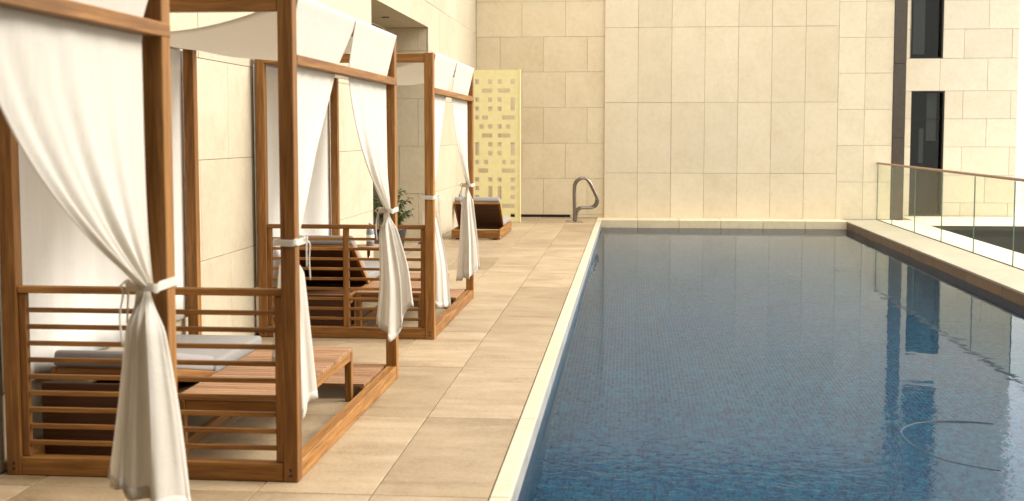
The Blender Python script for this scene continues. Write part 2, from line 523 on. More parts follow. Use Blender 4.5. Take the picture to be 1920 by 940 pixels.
# raised kerb on the right: inner face coloured dark brown, pale top slabs
kerb = structure(box('pool_kerb', (px1 + 0.02, 1.5, -0.6), (5.62, PANEL_Y, -0.035), 'joint_pale', None, 0))
ky = [1.5] + [1.93 + 1.553 * k for k in range(15)] + [PANEL_Y - 0.002]
for j in range(len(ky) - 1):
    child_box('face_stone', (px1 - 0.006, ky[j] + 0.003, -0.24), (px1 + 0.025, ky[j + 1] - 0.003, -0.031), 'kerb_face', kerb, 0.004)
    child_box('kerb_slab', (px1 - 0.012, ky[j] + 0.003, -0.030), (4.915, ky[j + 1] - 0.003, 0.0), 'kerb_top', kerb, 0.004)
    child_box('outer_slab', (4.945, ky[j] + 0.003, -0.030), (5.28, ky[j + 1] - 0.003, -0.004), 'pale_stone', kerb, 0.004)
    child_box('outer_slab', (5.288, ky[j] + 0.003, -0.030), (5.63, ky[j + 1] - 0.003, -0.012), 'pale_stone', kerb, 0.004)

# sunken court beyond the balustrade
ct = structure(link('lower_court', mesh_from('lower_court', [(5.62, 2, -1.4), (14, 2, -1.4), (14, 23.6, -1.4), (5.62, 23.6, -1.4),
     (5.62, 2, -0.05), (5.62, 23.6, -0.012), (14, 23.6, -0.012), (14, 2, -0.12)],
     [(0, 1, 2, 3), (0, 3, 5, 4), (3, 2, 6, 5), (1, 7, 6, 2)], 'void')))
structure(box('court_terrace', (5.635, 23.615, -0.10), (14.0, 30.0, -0.006), 'pale_stone', None, 0.004))

# ------------------------------------------------------------------ walls
def stone_field(parent, name, mat, plane, pos, u0, u1, zs, length, offs, thick=0.03, holes=(), gap=0.0035, depth_sign=-1, jit=0.002):
    """courses of stones on a wall. plane 'x' (wall faces +X, u runs along Y) or 'y' (wall faces -Y, u runs along X)"""
    n = 0
    for r in range(len(zs) - 1):
        z0, z1 = zs[r] + gap / 2, zs[r + 1] - gap / 2
        u = u0 - length + (offs[r % len(offs)] - u0) % length if length else u0
        cuts = [u0]
        k = u
        while k < u1 - 0.05:
            if k > u0 + 0.05: cuts.append(k)
            k += length
        cuts.append(u1)
        for a, b in zip(cuts[:-1], cuts[1:]):
            segs = [(a + gap / 2, b - gap / 2, z0, z1)]
            for (h0, h1, hz0, hz1) in holes:
                new = []
                for (sa, sb, sz0, sz1) in segs:
                    if sb <= h0 or sa >= h1 or sz1 <= hz0 or sz0 >= hz1:
                        new.append((sa, sb, sz0, sz1)); continue
                    if sa < h0 - 0.02: new.append((sa, h0, sz0, sz1))
                    if sb > h1 + 0.02: new.append((h1, sb, sz0, sz1))
                    ma, mb = max(sa, h0), min(sb, h1)
                    if sz1 > hz1 + 0.02: new.append((ma, mb, max(sz0, hz1), sz1))
                    if sz0 < hz0 - 0.02: new.append((ma, mb, sz0, min(sz1, hz0)))
                segs = new
            for (sa, sb, sz0, sz1) in segs:
                j = rnd.uniform(-jit, jit)
                if plane == 'x': child_box(name, (pos - thick + j, sa, sz0), (pos + j, sb, sz1), mat, parent, 0.002)
                else: child_box(name, (sa, pos + j, sz0), (sb, pos + thick + j, sz1), mat, parent, 0.002)
                n += 1
    return n

def backing(parent, lo, hi, mat): return child_box('backing', lo, hi, mat, parent, 0)

# left wall with the niche
lw = empty('stone_wall', (WALL_X, 12, 0), 'long pale limestone wall behind the curtained cabanas with a tall recess', 'wall')
ny0, ny1, nx, nz = NICHE
backing(lw, (WALL_X - 0.35, -3, -0.4), (WALL_X - 0.025, ny0 - 0.001, ROOF_Z), 'joint')
backing(lw, (WALL_X - 0.35, ny1 + 0.031, -0.4), (WALL_X - 0.025, BACK_Y + 0.3, ROOF_Z), 'joint')
backing(lw, (WALL_X - 0.35, ny0, nz + 0.012), (WALL_X - 0.025, ny1 + 0.03, ROOF_Z), 'joint')
zl = [0.0, 0.765, 1.51, 2.255, 3.0, 3.745, 4.49, 5.235, 5.98, ROOF_Z]
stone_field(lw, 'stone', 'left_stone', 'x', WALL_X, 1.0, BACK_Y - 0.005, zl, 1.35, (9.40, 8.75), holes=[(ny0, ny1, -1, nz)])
child_box('recess_soffit', (nx, ny0, nz), (WALL_X - 0.006, ny1 + 0.03, nz + 0.010), 'plaster', lw, 0)
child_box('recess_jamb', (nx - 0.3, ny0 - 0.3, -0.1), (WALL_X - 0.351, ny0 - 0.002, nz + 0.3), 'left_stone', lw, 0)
stone_field(lw, 'stone', 'masonry', 'y', ny1, nx + 0.001, WALL_X - 0.032, [0.0, 0.765, 1.51, 2.255, 3.0, nz - 0.003], 0.6, (-3.30, -3.6))
backing(lw, (nx - 0.3, ny1 + 0.0305, -0.1), (WALL_X - 0.351, ny1 + 0.3, nz + 0.3), 'joint')
# dark glazed door at the back of the recess
door = child_box('door', (nx - 0.06, ny0 + 0.02, 0.0), (nx - 0.01, ny1 - 0.02, nz - 0.002), 'black', lw, 0.004)
dl = link('downlight', lathe_mesh('downlight', [(0.0001, 0.0), (0.035, 0.0), (0.055, -0.004), (0.055, -0.010), (0.05, -0.012), (0.034, -0.010), (0.03, -0.006), (0.0001, -0.006)], 'black', 20), None,
          (-3.455, 17.33, nz - 0.001))
tag(dl, 'tiny round downlight in the soffit of the tall wall recess', 'ceiling light')
link('lens', lathe_mesh('lens', [(0.0001, -0.0065), (0.028, -0.0065), (0.024, -0.011), (0.0001, -0.012)], 'yellow', 16), dl)

# masonry end wall, left part
ew = empty('masonry_wall', (-1.8, BACK_Y, 0), 'beige masonry end wall beside the yellow screen, blocks in staggered courses', 'wall')
backing(ew, (WALL_X - 0.4, BACK_Y + 0.025, -0.4), (-0.3, BACK_Y + 0.35, 4.845), 'joint')
ke = BACK_Y / 25.8
kp = PANEL_Y / 24.9
def sz_(z, k): return CAM_H + (z - CAM_H) * k
ze = [0.055] + [sz_(z, ke) for z in (0.771, 1.512, 2.257, 3.0, 3.73, 4.456)] + [4.849]
stone_field(ew, 'stone', 'masonry', 'y', BACK_Y, WALL_X + 0.001, -0.49, ze, 0.915 * ke, (-0.880 * ke, -1.337 * ke), jit=0.003, gap=0.004)
child_box('base_course', (-1.19, BACK_Y - 0.001, 0.0), (-0.49, BACK_Y + 0.03, 0.052), 'masonry', ew, 0.002)
child_box('shadow_gap', (WALL_X + 0.01, BACK_Y + 0.012, 0.0), (-1.2, BACK_Y + 0.022, 0.052), 'black', ew, 0)  # black strip standing for the shade in the gap at the wall base

# panelled wall behind the pool
pw = empty('panel_wall', (1.8, PANEL_Y, 0), 'wide wall of tall limestone panels rising straight behind the pool', 'wall')
backing(pw, (-0.50, PANEL_Y + 0.025, -0.4), (5.195, PANEL_Y + 1.2, 4.845), 'joint')
xs = [x * kp for x in (-0.500, 0.167, 0.833, 1.493, 2.150, 2.806, 3.463, 4.106)]
zp = [0.0] + [sz_(z, kp) for z in (0.92, 2.335, 3.83)] + [4.849]
for a, b in zip(xs[:-1], xs[1:]):
    for z0, z1 in zip(zp[:-1], zp[1:]):
        j = rnd.uniform(-0.002, 0.002)
        child_box('panel', (a + 0.0025, PANEL_Y + j, z0 + 0.0025), (b - 0.0025, PANEL_Y + 0.03 + j, z1 - 0.0025), 'limestone', pw, 0.002)
zr = [0.0] + [sz_(z, kp) for z in (0.755, 1.478, 2.189, 2.90, 3.60, 4.303)] + [4.849]
for r in range(len(zr) - 1):
    for a, b in ((4.106 * kp, 4.622 * kp), (4.622 * kp, 5.165 * kp)):
        j = rnd.uniform(-0.002, 0.002)
        child_box('stone', (a + 0.0025, PANEL_Y + j, zr[r] + 0.0025), (b - 0.0025, PANEL_Y + 0.03 + j, zr[r + 1] - 0.0025), 'right_stone', pw, 0.002)
# dark corner column
cl = empty('corner_column', (5.28, PANEL_Y, 0), 'narrow dark bronze column ending the pale wall at right', 'column')
zc = [-0.3, 0.2, 1.626, 3.091, 4.849]
for z0, z1 in zip(zc[:-1], zc[1:]):
    child_box('metal_panel', (5.200, PANEL_Y - 0.02, z0 + 0.004), (5.44, PANEL_Y + 0.25, z1 - 0.004), 'column', cl, 0.003)
child_box('core', (5.21, PANEL_Y - 0.01, -0.3), (5.43, PANEL_Y + 0.24, 4.845), 'black', cl, 0)

# unseen band of dark glazing added above the end walls to darken pool reflections
ug = empty('added_glazing', (1.0, PANEL_Y, 4.85), 'unseen dark glazing added above the end walls to darken the pool reflection', 'added dark band')
child_box('spandrel', (-3.6, PANEL_Y - 0.06, 4.85), (5.40, PANEL_Y + 1.3, 4.95), 'column', ug, 0.005)
for k in range(9):
    xx = -3.6 + k * 1.0
    child_box('mullion', (xx, PANEL_Y - 0.05, 4.951), (xx + 0.06, PANEL_Y + 0.06, 7.2), 'column', ug, 0.004)
    child_box('pane', (xx + 0.061, PANEL_Y - 0.02, 4.951), (xx + 0.999, PANEL_Y - 0.005, 7.2), 'black', ug, 0)
child_box('parapet', (-3.6, PANEL_Y - 0.06, 7.201), (5.40, PANEL_Y + 1.3, 7.6), 'column', ug, 0.005)

# unseen dark slab and walls added round the camera to block light
roof = tag(box('blocker_roof', (-6.0, -6.0, 4.6), (6.5, 2.8, 5.0), 'roof', None, 0.01), 'unseen dark roof slab added over the camera to block light', 'roof')
side = tag(box('side_wall', (6.15, -3.01, -0.4), (6.5, 2.7, 4.59), 'roof', None, 0.01), 'unseen dark side wall added beside the camera to block light', 'wall')
rear = tag(box('blocker_rear', (-3.47, -3.4, -0.4), (6.5, -3.02, 4.59), 'roof', None, 0.01), 'unseen dark wall added behind the camera to block light', 'wall')

# ------------------------------------------------------------------ building at the right
BY = 26.3
rb = empty('stone_building', (7.0, BY, 0), 'bright pale stone building with two tall dark windows beyond the balustrade', 'building')
W = [(5.80, 6.47, 0.012, 2.337), (5.78, 6.44, 3.01, 6.2)]
sc = 26.3 / 31.0
def zz(z): return CAM_H + (z - CAM_H) * sc
W = [(6.872 * sc, 7.668 * sc, 0.012, zz(2.755)), (6.81 * sc, 7.60 * sc, zz(3.545), 6.15)]
zb = [0.0, zz(0.02) , zz(0.70), zz(1.39), zz(2.075), zz(2.755), zz(3.545), zz(4.25), zz(4.95), 5.05, 5.65, 6.25, 6.85, 7.45, 8.1]
zb = sorted(z for z in zb if z >= 0)
zb = [0.0] + [z for z in zb if z > 0.2]
x_end = 9.40 * sc
stone_field(rb, 'stone', 'pale_stone', 'y', BY, 5.2, x_end, zb, 1.13 * sc, (8.10 * sc, 8.67 * sc), holes=[W[0], W[1]], gap=0.006)
for lo, hi in (((5.2, BY + 0.03, -0.4), (W[0][0] - 0.03, BY + 5, 8.1)), ((W[0][1] + 0.03, BY + 0.03, -0.4), (x_end - 0.03, BY + 5, 8.1)),
               ((W[0][0] - 0.03, BY + 0.03, W[0][3] + 0.02), (W[0][1] + 0.03, BY + 5, W[1][2] - 0.02)),
               ((W[0][0] - 0.03, BY + 0.03, W[1][3] + 0.02), (W[0][1] + 0.03, BY + 5, 8.1))):
    backing(rb, lo, hi, 'joint_pale')
child_box('end_wall', (x_end - 0.03, BY + 0.031, -0.4), (x_end, BY + 5, 8.1), 'pale_stone', rb, 0)
child_box('roof', (5.2, BY + 0.002, 8.101), (x_end + 0.05, BY + 5, 8.25), 'pale_stone', rb, 0.005)
for k, (wx0, wx1, wz0, wz1) in enumerate(W):
    fr = empty('window', (0, 0, 0), '', '')
    for key in ('label', 'category'): del fr[key]
    fr.parent = rb; fr.location = ((wx0 + wx1) / 2 - rb.location.x, 0.12, wz0)
    hw = (wx1 - wx0) / 2; hh = wz1 - wz0
    def wbox(name, lo, hi, mat, bevel=0.003): return box(name, lo, hi, mat, fr, bevel)
    # dark metal reveal and frame
    wbox('frame', (-hw - 0.02, -0.115, -0.02), (-hw + 0.012, 0.10, hh + 0.02), 'black')
    wbox('frame', (hw - 0.035, -0.115, -0.02), (hw + 0.02, 0.10, hh + 0.02), 'black')
    wbox('frame', (-hw + 0.012, -0.115, hh - 0.03), (hw - 0.035, 0.10, hh + 0.02), 'black')
    wbox('sill', (-hw + 0.012, -0.115, -0.02), (hw - 0.035, 0.10, 0.02), 'black')
    wbox('pane', (-hw + 0.012, 0.02, 0.02), (hw - 0.035, 0.03, hh - 0.03), 'pane', 0)
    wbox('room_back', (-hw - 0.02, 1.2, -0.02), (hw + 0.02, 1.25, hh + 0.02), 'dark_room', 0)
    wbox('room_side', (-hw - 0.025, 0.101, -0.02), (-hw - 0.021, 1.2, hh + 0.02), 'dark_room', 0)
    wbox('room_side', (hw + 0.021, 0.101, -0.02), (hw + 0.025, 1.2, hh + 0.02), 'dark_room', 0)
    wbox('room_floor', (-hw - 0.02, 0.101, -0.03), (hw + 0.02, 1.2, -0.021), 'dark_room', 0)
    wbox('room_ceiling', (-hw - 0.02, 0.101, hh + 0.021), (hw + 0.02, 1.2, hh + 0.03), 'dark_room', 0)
    if k == 0:
        wbox('transom', (-hw + 0.012, 0.0, hh * 0.775), (hw - 0.035, 0.019, hh * 0.775 + 0.015), 'black')
        wbox('curtain', (0.02, 0.06, hh * 0.60), (0.22, 0.09, hh - 0.03), 'cushion')
        wbox('lamp_stand', (-0.12, 0.08, hh * 0.42), (-0.03, 0.16, hh * 0.70), 'cushion_pale')
        wbox('cabinet', (-hw + 0.02, 0.3, 0.0), (0.14, 0.8, hh * 0.40), 'black')
    else:
        wbox('curtain', (-0.24, 0.06, 0.1), (0.00, 0.09, hh - 0.1), 'cushion')

# pale tower block far away behind the building
ft = empty('tower_block', (92, 260, -40), 'hazy pale tower block far off at the right edge', 'building')
box('wall', (-9, -9, 0), (9, 9, 39.0), 'tower', ft, 0)
box('roof', (-9.3, -9.3, 39.02), (9.3, 9.3, 39.6), 'tower', ft, 0)
for r in range(7):
    for c in range(5):
        box('window', (-7.6 + c * 3.2, -9.08, 34.5 - r * 3.4), (-6.1 + c * 3.2, -9.01, 36.3 - r * 3.4), 'void', ft, 0)

# ------------------------------------------------------------------ glass balustrade
gb = empty('glass_balustrade', (4.93, 15, 0), 'frameless glass balustrade with a round wooden handrail along the pool kerb', 'balustrade')
gy = [PANEL_Y - 0.03 - 0.0] + [23.60 - 1.833 * k for k in range(13)]
for a, b in zip(gy[:-1], gy[1:]):
    g = child_box('glass_panel', (4.923, b + 0.006, -0.02), (4.937, a - 0.006, 1.10), 'glass', gb, 0)
    # polished green edges of the sheet
    for e in (a - 0.006, b + 0.002):
        ed = child_box('glass_edge', (4.9225, e, -0.02), (4.9375, e + 0.004, 1.10), 'glass_edge', gb, 0)
child_box('base_channel', (4.917, gy[-1], -0.028), (4.943, PANEL_Y - 0.02, 0.008), 'black', gb, 0)
hr = link('handrail', tube_mesh('handrail', [(0, y - 15, 1.125) for y in (PANEL_Y - 0.01, 20, 15, 10, 5, 1.6)], 0.021, 'rail_wood', 16), gb)

# ------------------------------------------------------------------ stainless grab rails
def grab_rail(y, label, x=-1.03):
    t = empty('grab_rail', (x, y, 0), label, 'grab rail', 'steel grab rails at the far pool corner')
    P = [(0, 0, 0.005), (0, 0, 0.25), (-0.005, 0, 0.62), (0.02, 0, 0.76), (0.10, 0, 0.835), (0.19, 0, 0.845), (0.27, 0, 0.79), (0.335, 0, 0.68),
         (0.425, 0, 0.49), (0.438, 0, 0.41), (0.405, 0, 0.325), (0.33, 0, 0.283), (0.22, 0, 0.275), (0.11, 0, 0.268), (0.045, 0, 0.21), (0.022, 0, 0.10), (0.018, 0, 0.03)]
    link('tube', tube_mesh('tube', catmull(P, 6), 0.022, 'steel', 12), t)
    link('base_plate', lathe_mesh('base_plate', [(0.0001, 0.0), (0.06, 0.0), (0.06, 0.006), (0.035, 0.016), (0.0001, 0.018)], 'steel', 24), t, (0.01, 0, 0.0012))
    box('anchor_plate', (-0.17, -0.05, 0.0012), (0.16, 0.05, 0.008), 'steel', t, 0.002)
grab_rail(23.68, 'nearer of two curved steel grab rails at the far pool corner')
grab_rail(24.06, 'farther of two curved steel grab rails, nearly hidden by its twin', -1.075)

# ------------------------------------------------------------------ yellow perforated screen
def px_screen(x): return -2.09 - (975 - x) * 0.010265
def pz_screen(y): return 1.7 - (y - 252) * 0.010265 - (0.0)
holes = []
def hz2(x0, x1, y0, y1): holes.append((px_screen(880 + x0 / 5.876), px_screen(880 + x1 / 5.876), pz_screen(120 + y1 / 5.876), pz_screen(120 + y0 / 5.876)))
def hz3(x0, x1, y0, y1): hz2(x0, x1, y0 + 822.6, y1 + 822.6)
C0, C1, C2, C3 = (52, 100), (200, 248), (305, 352), (449, 497)
for c in (C0, C1, C2, C3): hz2(*c, 172, 225)
hz2(130, 248, 272, 320); hz2(305, 447, 272, 320)
for c in (C1, C2): hz2(*c, 370, 420); hz2(*c, 470, 520)
hz2(*C0, 370, 420); hz2(*C0, 470, 520); hz2(*C3, 370, 520)
hz2(52, 100, 568, 615); hz2(130, 200, 568, 615); hz2(352, 497, 568, 615)
for a in (104, 200, 305, 400): hz2(a, a + 48, 665, 715)
hz2(130, 248, 765, 812); hz2(305, 447, 765, 812)
for c in (C1, C2): hz3(*c, 40, 90); hz3(*c, 137, 187)
hz3(*C0, 40, 187); hz3(*C3, 40, 187)
for a in (52, 152, 352, 449): hz3(a, a + 48, 235, 285)
hz3(88, 200, 330, 380); hz3(352, 497, 330, 380)
for c in (C0, C1, C2, C3): hz3(*c, 430, 480)
for c in (C1, C2): hz3(*c, 525, 672)
hz3(*C0, 525, 575); hz3(*C3, 525, 575); hz3(*C0, 624, 672); hz3(*C3, 624, 672)
hz3(130, 248, 722, 770); hz3(352, 497, 722, 770)
for c in (C0, C1, C2, C3): hz3(*c, 822, 870)
def perforated(name, x0, x1, z0, z1, holes, t, mat):
    q = lambda v: round(v, 4)
    xs_ = sorted({q(x0), q(x1)} | {q(max(x0, min(x1, h[i]))) for h in holes for i in (0, 1)})
    zs_ = sorted({q(z0), q(z1)} | {q(max(z0, min(z1, h[i]))) for h in holes for i in (2, 3)})
    solid = {}
    for i in range(len(xs_) - 1):
        for j in range(len(zs_) - 1):
            cx, cz = (xs_[i] + xs_[i + 1]) / 2, (zs_[j] + zs_[j + 1]) / 2
            solid[i, j] = not any(h[0] < cx < h[1] and h[2] < cz < h[3] for h in holes)
    vs, fs, idx = [], [], {}
    def v(i, j, s):
        k = (i, j, s)
        if k not in idx:
            idx[k] = len(vs); vs.append((xs_[i], (-t / 2, t / 2)[s], zs_[j]))
        return idx[k]
    for (i, j), ok in solid.items():
        if not ok: continue
        fs.append((v(i, j, 0), v(i + 1, j, 0), v(i + 1, j + 1, 0), v(i, j + 1, 0)))
        fs.append((v(i, j, 1), v(i, j + 1, 1), v(i + 1, j + 1, 1), v(i + 1, j, 1)))
        for di, dj, a, b in ((-1, 0, (i, j), (i, j + 1)), (1, 0, (i + 1, j + 1), (i + 1, j)), (0, -1, (i + 1, j), (i, j)), (0, 1, (i, j + 1), (i + 1, j + 1))):
            if not solid.get((i + di, j + dj), False):
                fs.append((v(*a, 0), v(*b, 0), v(*b, 1), v(*a, 1))[::-1])
    return mesh_from(name, vs, fs, mat)
scr = empty('perforated_screen', (0, 23.63, 0), 'tall yellow privacy screen pierced with square and oblong holes', 'screen')
hl = [h for h in holes]
sp = link('panel', perforated('panel', -3.10, -2.115, 0.004, 2.935, hl, 0.04, 'yellow'), scr)
box('edge_strip', (-2.113, -0.035, 0.0), (-2.085, 0.035, 2.945), 'yellow', scr, 0.004)

# ------------------------------------------------------------------ cabanas
CAB_X = -1.598           # outer front plane
CW, CL, CH = 1.49, 2.63, 2.365
CAB_Y = [1.56, 5.76, 9.97]
P = 0.075
BOLT = lathe_mesh('bolt', [(0.0001, 0.0), (0.007, 0.0), (0.0065, 0.002), (0.0001, 0.0022)], 'black', 12)
def make_cabana(y0, label, low=0.0):
    t = empty('cabana', (CAB_X, y0, 0), label, 'cabana', 'teak cabanas in a row along the pool')
    z0 = 0.0015
    for (x, y) in ((-P, 0), (-CW, 0), (-P, CL - P), (-CW, CL - P)):
        bar('post', (x, y, z0), (x + P, y + P, CH), 'teak', t, 0.004)
    # sole plates and head beams between the posts, a hair inside the post faces
    e = 0.003
    bar('sole_plate', (-P + e, P, z0), (-e, CL - P, 0.092), 'teak', t)
    bar('sole_plate', (-CW + e, P, z0), (-CW + P - e, CL - P, 0.092), 'teak', t)
    bar('sole_plate', (-CW + P, e, z0), (-P, P - e, 0.092), 'teak', t)
    bar('sole_plate', (-CW + P, CL - P + e, z0), (-P, CL - e, 0.092), 'teak', t)
    bar('head_beam', (-P + e, P, CH - 0.078), (-e - 0.004, CL - P, CH - 0.004), 'teak', t)
    bar('head_beam', (-CW + e, P, CH - 0.078), (-CW + P - e, CL - P, CH - 0.004), 'teak', t)
    bar('head_beam', (-CW + P, e, CH - 0.078), (-P, P - e, CH - 0.004), 'teak', t)
    bar('head_beam', (-CW + P, CL - P + e, CH - 0.078), (-P, CL - e, CH - 0.004), 'teak', t)
    bar('mid_rail', (-0.050, P - 0.002, 2.034), (0.003, CL - 0.006, 2.084), 'teak', t)
    for x in (-CW + P / 2, -P / 2):                    # dark plugged bolt heads at the foot of the near posts
        for z in (0.034, 0.062):
            b_ = link('bolt', BOLT, t, (x, -0.0004, z), (R(90), 0, 0))
    # slatted end screen on the near side
    xa, xb = -CW + P, -P
    ya, yb = 0.020, 0.055
    bar('screen_stile', (xa, ya, 0.092), (xa + 0.04, yb, 0.915), 'teak', t)
    bar('screen_stile', (xb - 0.04, ya, 0.092), (xb, yb, 0.915), 'teak', t)
    xm = (xa + xb) / 2
    bar('screen_stile', (xm - 0.024, ya - 0.004, 0.092), (xm + 0.024, yb, 0.915), 'teak', t)
    bar('top_rail', (xa, ya - 0.008, 0.9155), (xb, yb + 0.004, 0.950), 'teak', t)
    for k in range(9):
        z = 0.150 + 0.0835 * k
        for (p, q) in ((xa + 0.04, xm - 0.024), (xm + 0.024, xb - 0.04)):
            bar('slat', (p, ya + 0.006, z), (q, yb - 0.006, z + 0.023), 'teak', t, 0.003)
    # canopy cloth sagging between the front and back head beams
    vs, fs = [], []
    nx_, ny_ = 28, 16
    for j in range(ny_ + 1):
        for i in range(nx_ + 1):
            u, w = i / nx_, j / ny_
            x = -CW + 0.01 + u * (CW - 0.02)
            y = 0.09 + w * (CL - 0.18)
            sag = (1 - (2 * u - 1) ** 2) * (0.165 + 0.02 * math.sin(w * math.pi)) + 0.006 * math.sin(17 * w + 3 * u) * (1 - (2 * u - 1) ** 2)
            vs.append((x, y, CH + 0.002 - sag))
    for j in range(ny_):
        for i in range(nx_):
            a = j * (nx_ + 1) + i
            fs.append((a, a + 1, a + nx_ + 2, a + nx_ + 1))
    c = link('canopy', mesh_from('canopy', vs, fs, 'canopy', True), t)
    s = c.modifiers.new('thickness', 'SOLIDIFY'); s.thickness = 0.003
    return t

def smooth(a, b, x):
    t = max(0.0, min(1.0, (x - a) / (b - a))); return t * t * (3 - 2 * t)

def make_curtain(y0, side, label, seed, hem, flare=0.26, xc_low=-0.04, x_fan=-0.01, pw=None):
    """a curtain over the front head beam, tied to one post. local frame: x=0 front plane of cabana, y along it"""
    rr = random.Random(seed)
    bottom = min(hem)
    root = empty('curtain', (CAB_X, y0, 0), label, 'curtain', 'white curtains tied to the cabana posts')
    ph = [rr.uniform(0, 6.28) for _ in range(8)]
    near = side == 'near'
    pin = 0.078 if near else CL - 0.062          # edge beside the post
    slit = CL / 2 - 0.012 if near else CL / 2 + 0.012
    ztop, ztie = CH + 0.006, 1.18
    tie_c = 0.128 if near else CL - 0.135         # middle of the gathered bundle
    sgn = 1 if near else -1
    pw = pw or (1.05 if near else 2.3)
    nu, nv = 96, 90
    vs, fs = [], []
    for j in range(nv + 1):
        t = j / nv
        # rows: a dense run around the tie
        zt = ztop + (bottom - ztop) * t
        for i in range(nu + 1):
            u = i / nu
            q = u * 2                                   # hem runs from the post edge through the middle to the free edge
            zb_ = hem[0] + (hem[1] - hem[0]) * smooth(0, 1, q) if q < 1 else hem[1] + (hem[2] - hem[1]) * smooth(0, 1, q - 1)
            zb_ += 0.010 * math.sin(9 * u + ph[0]) + 0.008 * math.sin(23 * u + ph[1])
            z = zt if zt > ztie else ztie + (zb_ - ztie) * ((ztie - zt) / (ztie - bottom))
            if z >= ztie:
                s = min(1.0, max(0.0, (ztop - 0.06 - z) / (ztop - 0.06 - ztie)))
                fe = slit + (tie_c + sgn * 0.045 - slit) * (s ** pw)
                pe_in = pin + sgn * (0.0 if near else 0.085 * max(0.0, min(1.0, (ztop - z) / (ztop - 2.08))))
                pe = pe_in + (tie_c - sgn * 0.045 - pe_in) * (s ** 7)
                y = pe + (fe - pe) * u
                A = 0.0015 + 0.030 * s ** 1.6 * (1 - 0.4 * s ** 12)
                w = (0.55 * math.sin(2 * math.pi * 4.2 * u + ph[0] + 0.6 * s) + 0.30 * math.sin(2 * math.pi * 7.4 * u + ph[1]) + 0.25 * math.sin(2 * math.pi * 1.7 * u + ph[2] + s))
                # folds gather toward the free edge
                x = 0.012 - 0.060 * max(0.0, min(1.0, (ztop - z) / (ztop - 2.06))) + A * w * (0.35 + 0.65 * u)
                if z > 2.0: x = min(x, 0.014 - 0.060 * max(0.0, min(1.0, (ztop - z) / (ztop - 2.06))))
                x += (xc_low + 0.06) * smooth(0.75, 1.0, s)
            else:
                s = (ztie - z) / (ztie - zb_)
                w0 = (0.55 * math.sin(2 * math.pi * 4.2 * u + ph[0] + 0.6) + 0.30 * math.sin(2 * math.pi * 7.4 * u + ph[1]) + 0.25 * math.sin(2 * math.pi * 1.7 * u + ph[2] + 1))
                xt = xc_low + 0.0204 * w0 * (0.35 + 0.65 * u)
                yt = tie_c + sgn * (u - 0.5) * 0.09
                # below the tie the cloth fans out into a soft pleated cone
                fan = 0.085 + (flare - 0.085) * s ** 0.85
                A = 0.018 + 0.038 * s
                w = 0.38 * math.sin(2 * math.pi * 2.1 * u + ph[4] + 0.5 * s) + 0.24 * math.sin(2 * math.pi * 3.7 * u + ph[5] + 0.9 * s + 0.5 * math.sin(4 * s + ph[2])) + 0.05 * math.sin(2 * math.pi * 9.1 * u + ph[6]) + 1.5 * math.cos(math.pi * (u - 0.5))
                xl = xc_low + (x_fan - xc_low) * smooth(0, 0.7, s) + (0.5 - u) * fan + 0.012 * math.sin(2 * math.pi * 3.1 * u + ph[7]) * s
                yl = tie_c - A * w + 0.03 * s * sgn
                k = smooth(0, 0.22, s)
                x, y = xt + (xl - xt) * k, yt + (yl - yt) * k
            vs.append((x, y, z))
    for j in range(nv):
        for i in range(nu):
            a = j * (nu + 1) + i
            fs.append((a, a + 1, a + nu + 2, a + nu + 1))
    c = link('cloth', mesh_from('cloth', vs, fs, 'curtain', True), root)
    md = c.modifiers.new('thickness', 'SOLIDIFY'); md.thickness = 0.003; md.offset = 0
    # turned-up hem along the bottom edge
    h0 = (nv - 2) * (nu + 1)
    hm = link('hem', mesh_from('hem', vs[h0:], [(i + k * (nu + 1), i + 1 + k * (nu + 1), i + 1 + (k + 1) * (nu + 1), i + (k + 1) * (nu + 1)) for k in range(2) for i in range(nu)], 'curtain', True), root)
    md = hm.modifiers.new('thickness', 'SOLIDIFY'); md.thickness = 0.0055; md.offset = 0
    # tie band: a loop round the post and the bundle
    ya, yb = (-0.006, tie_c + 0.05) if near else (tie_c - 0.05, CL + 0.006)
    xa, xb = min(-P - 0.006, xc_low - 0.05), 0.006
    loop = []
    for (cx, cy, a0) in ((xb - 0.02, yb - 0.02, 0), (xa + 0.02, yb - 0.02, 90), (xa + 0.02, ya + 0.02, 180), (xb - 0.02, ya + 0.02, 270)):
        for k in range(5):
            a = R(a0 + 22.5 * k)
            loop.append((cx + 0.02 * math.cos(a), cy + 0.02 * math.sin(a)))
    bh = 0.016
    vs, fs = [], []
    n = len(loop)
    for k, (x, y) in enumerate(loop):
        wob = 0.004 * math.sin(k * 1.3 + ph[0])
        for dz, out in ((-bh, 0), (bh, 0), (bh, 0.004), (-bh, 0.004)):
            cx, cy = (xa + xb) / 2, (ya + yb) / 2
            d = Vector((x - cx, y - cy)).normalized()
            vs.append((x + d.x * out, y + d.y * out, ztie + dz + wob))
    for k in range(n):
        for q in range(4):
            fs.append((k * 4 + q, k * 4 + (q + 1) % 4, ((k + 1) % n) * 4 + (q + 1) % 4, ((k + 1) % n) * 4 + q))
    link('tie_band', mesh_from('tie_band', vs, fs, 'curtain'), root)
    # knot with two loose tails on the bundle
    kx, ky = (xb + 0.004, tie_c + sgn * 0.01) if near else (xa - 0.024, tie_c - 0.03)
    link('tie_tail', tube_mesh('tie_tail', catmull([(kx, ky, ztie), (kx + 0.02, ky + sgn * 0.02, ztie - 0.02), (kx + 0.012, ky + sgn * 0.035, ztie - 0.10), (kx + 0.018, ky + sgn * 0.03, ztie - 0.2)], 4), 0.0035, 'curtain', 6), root)
    link('tie_tail', tube_mesh('tie_tail', catmull([(kx, ky, ztie), (kx + 0.02, ky - sgn * 0.025, ztie + 0.02), (kx + 0.016, ky - sgn * 0.03, ztie - 0.03), (kx + 0.014, ky - sgn * 0.02, ztie - 0.13)], 4), 0.0035, 'curtain', 6), root)
    return root

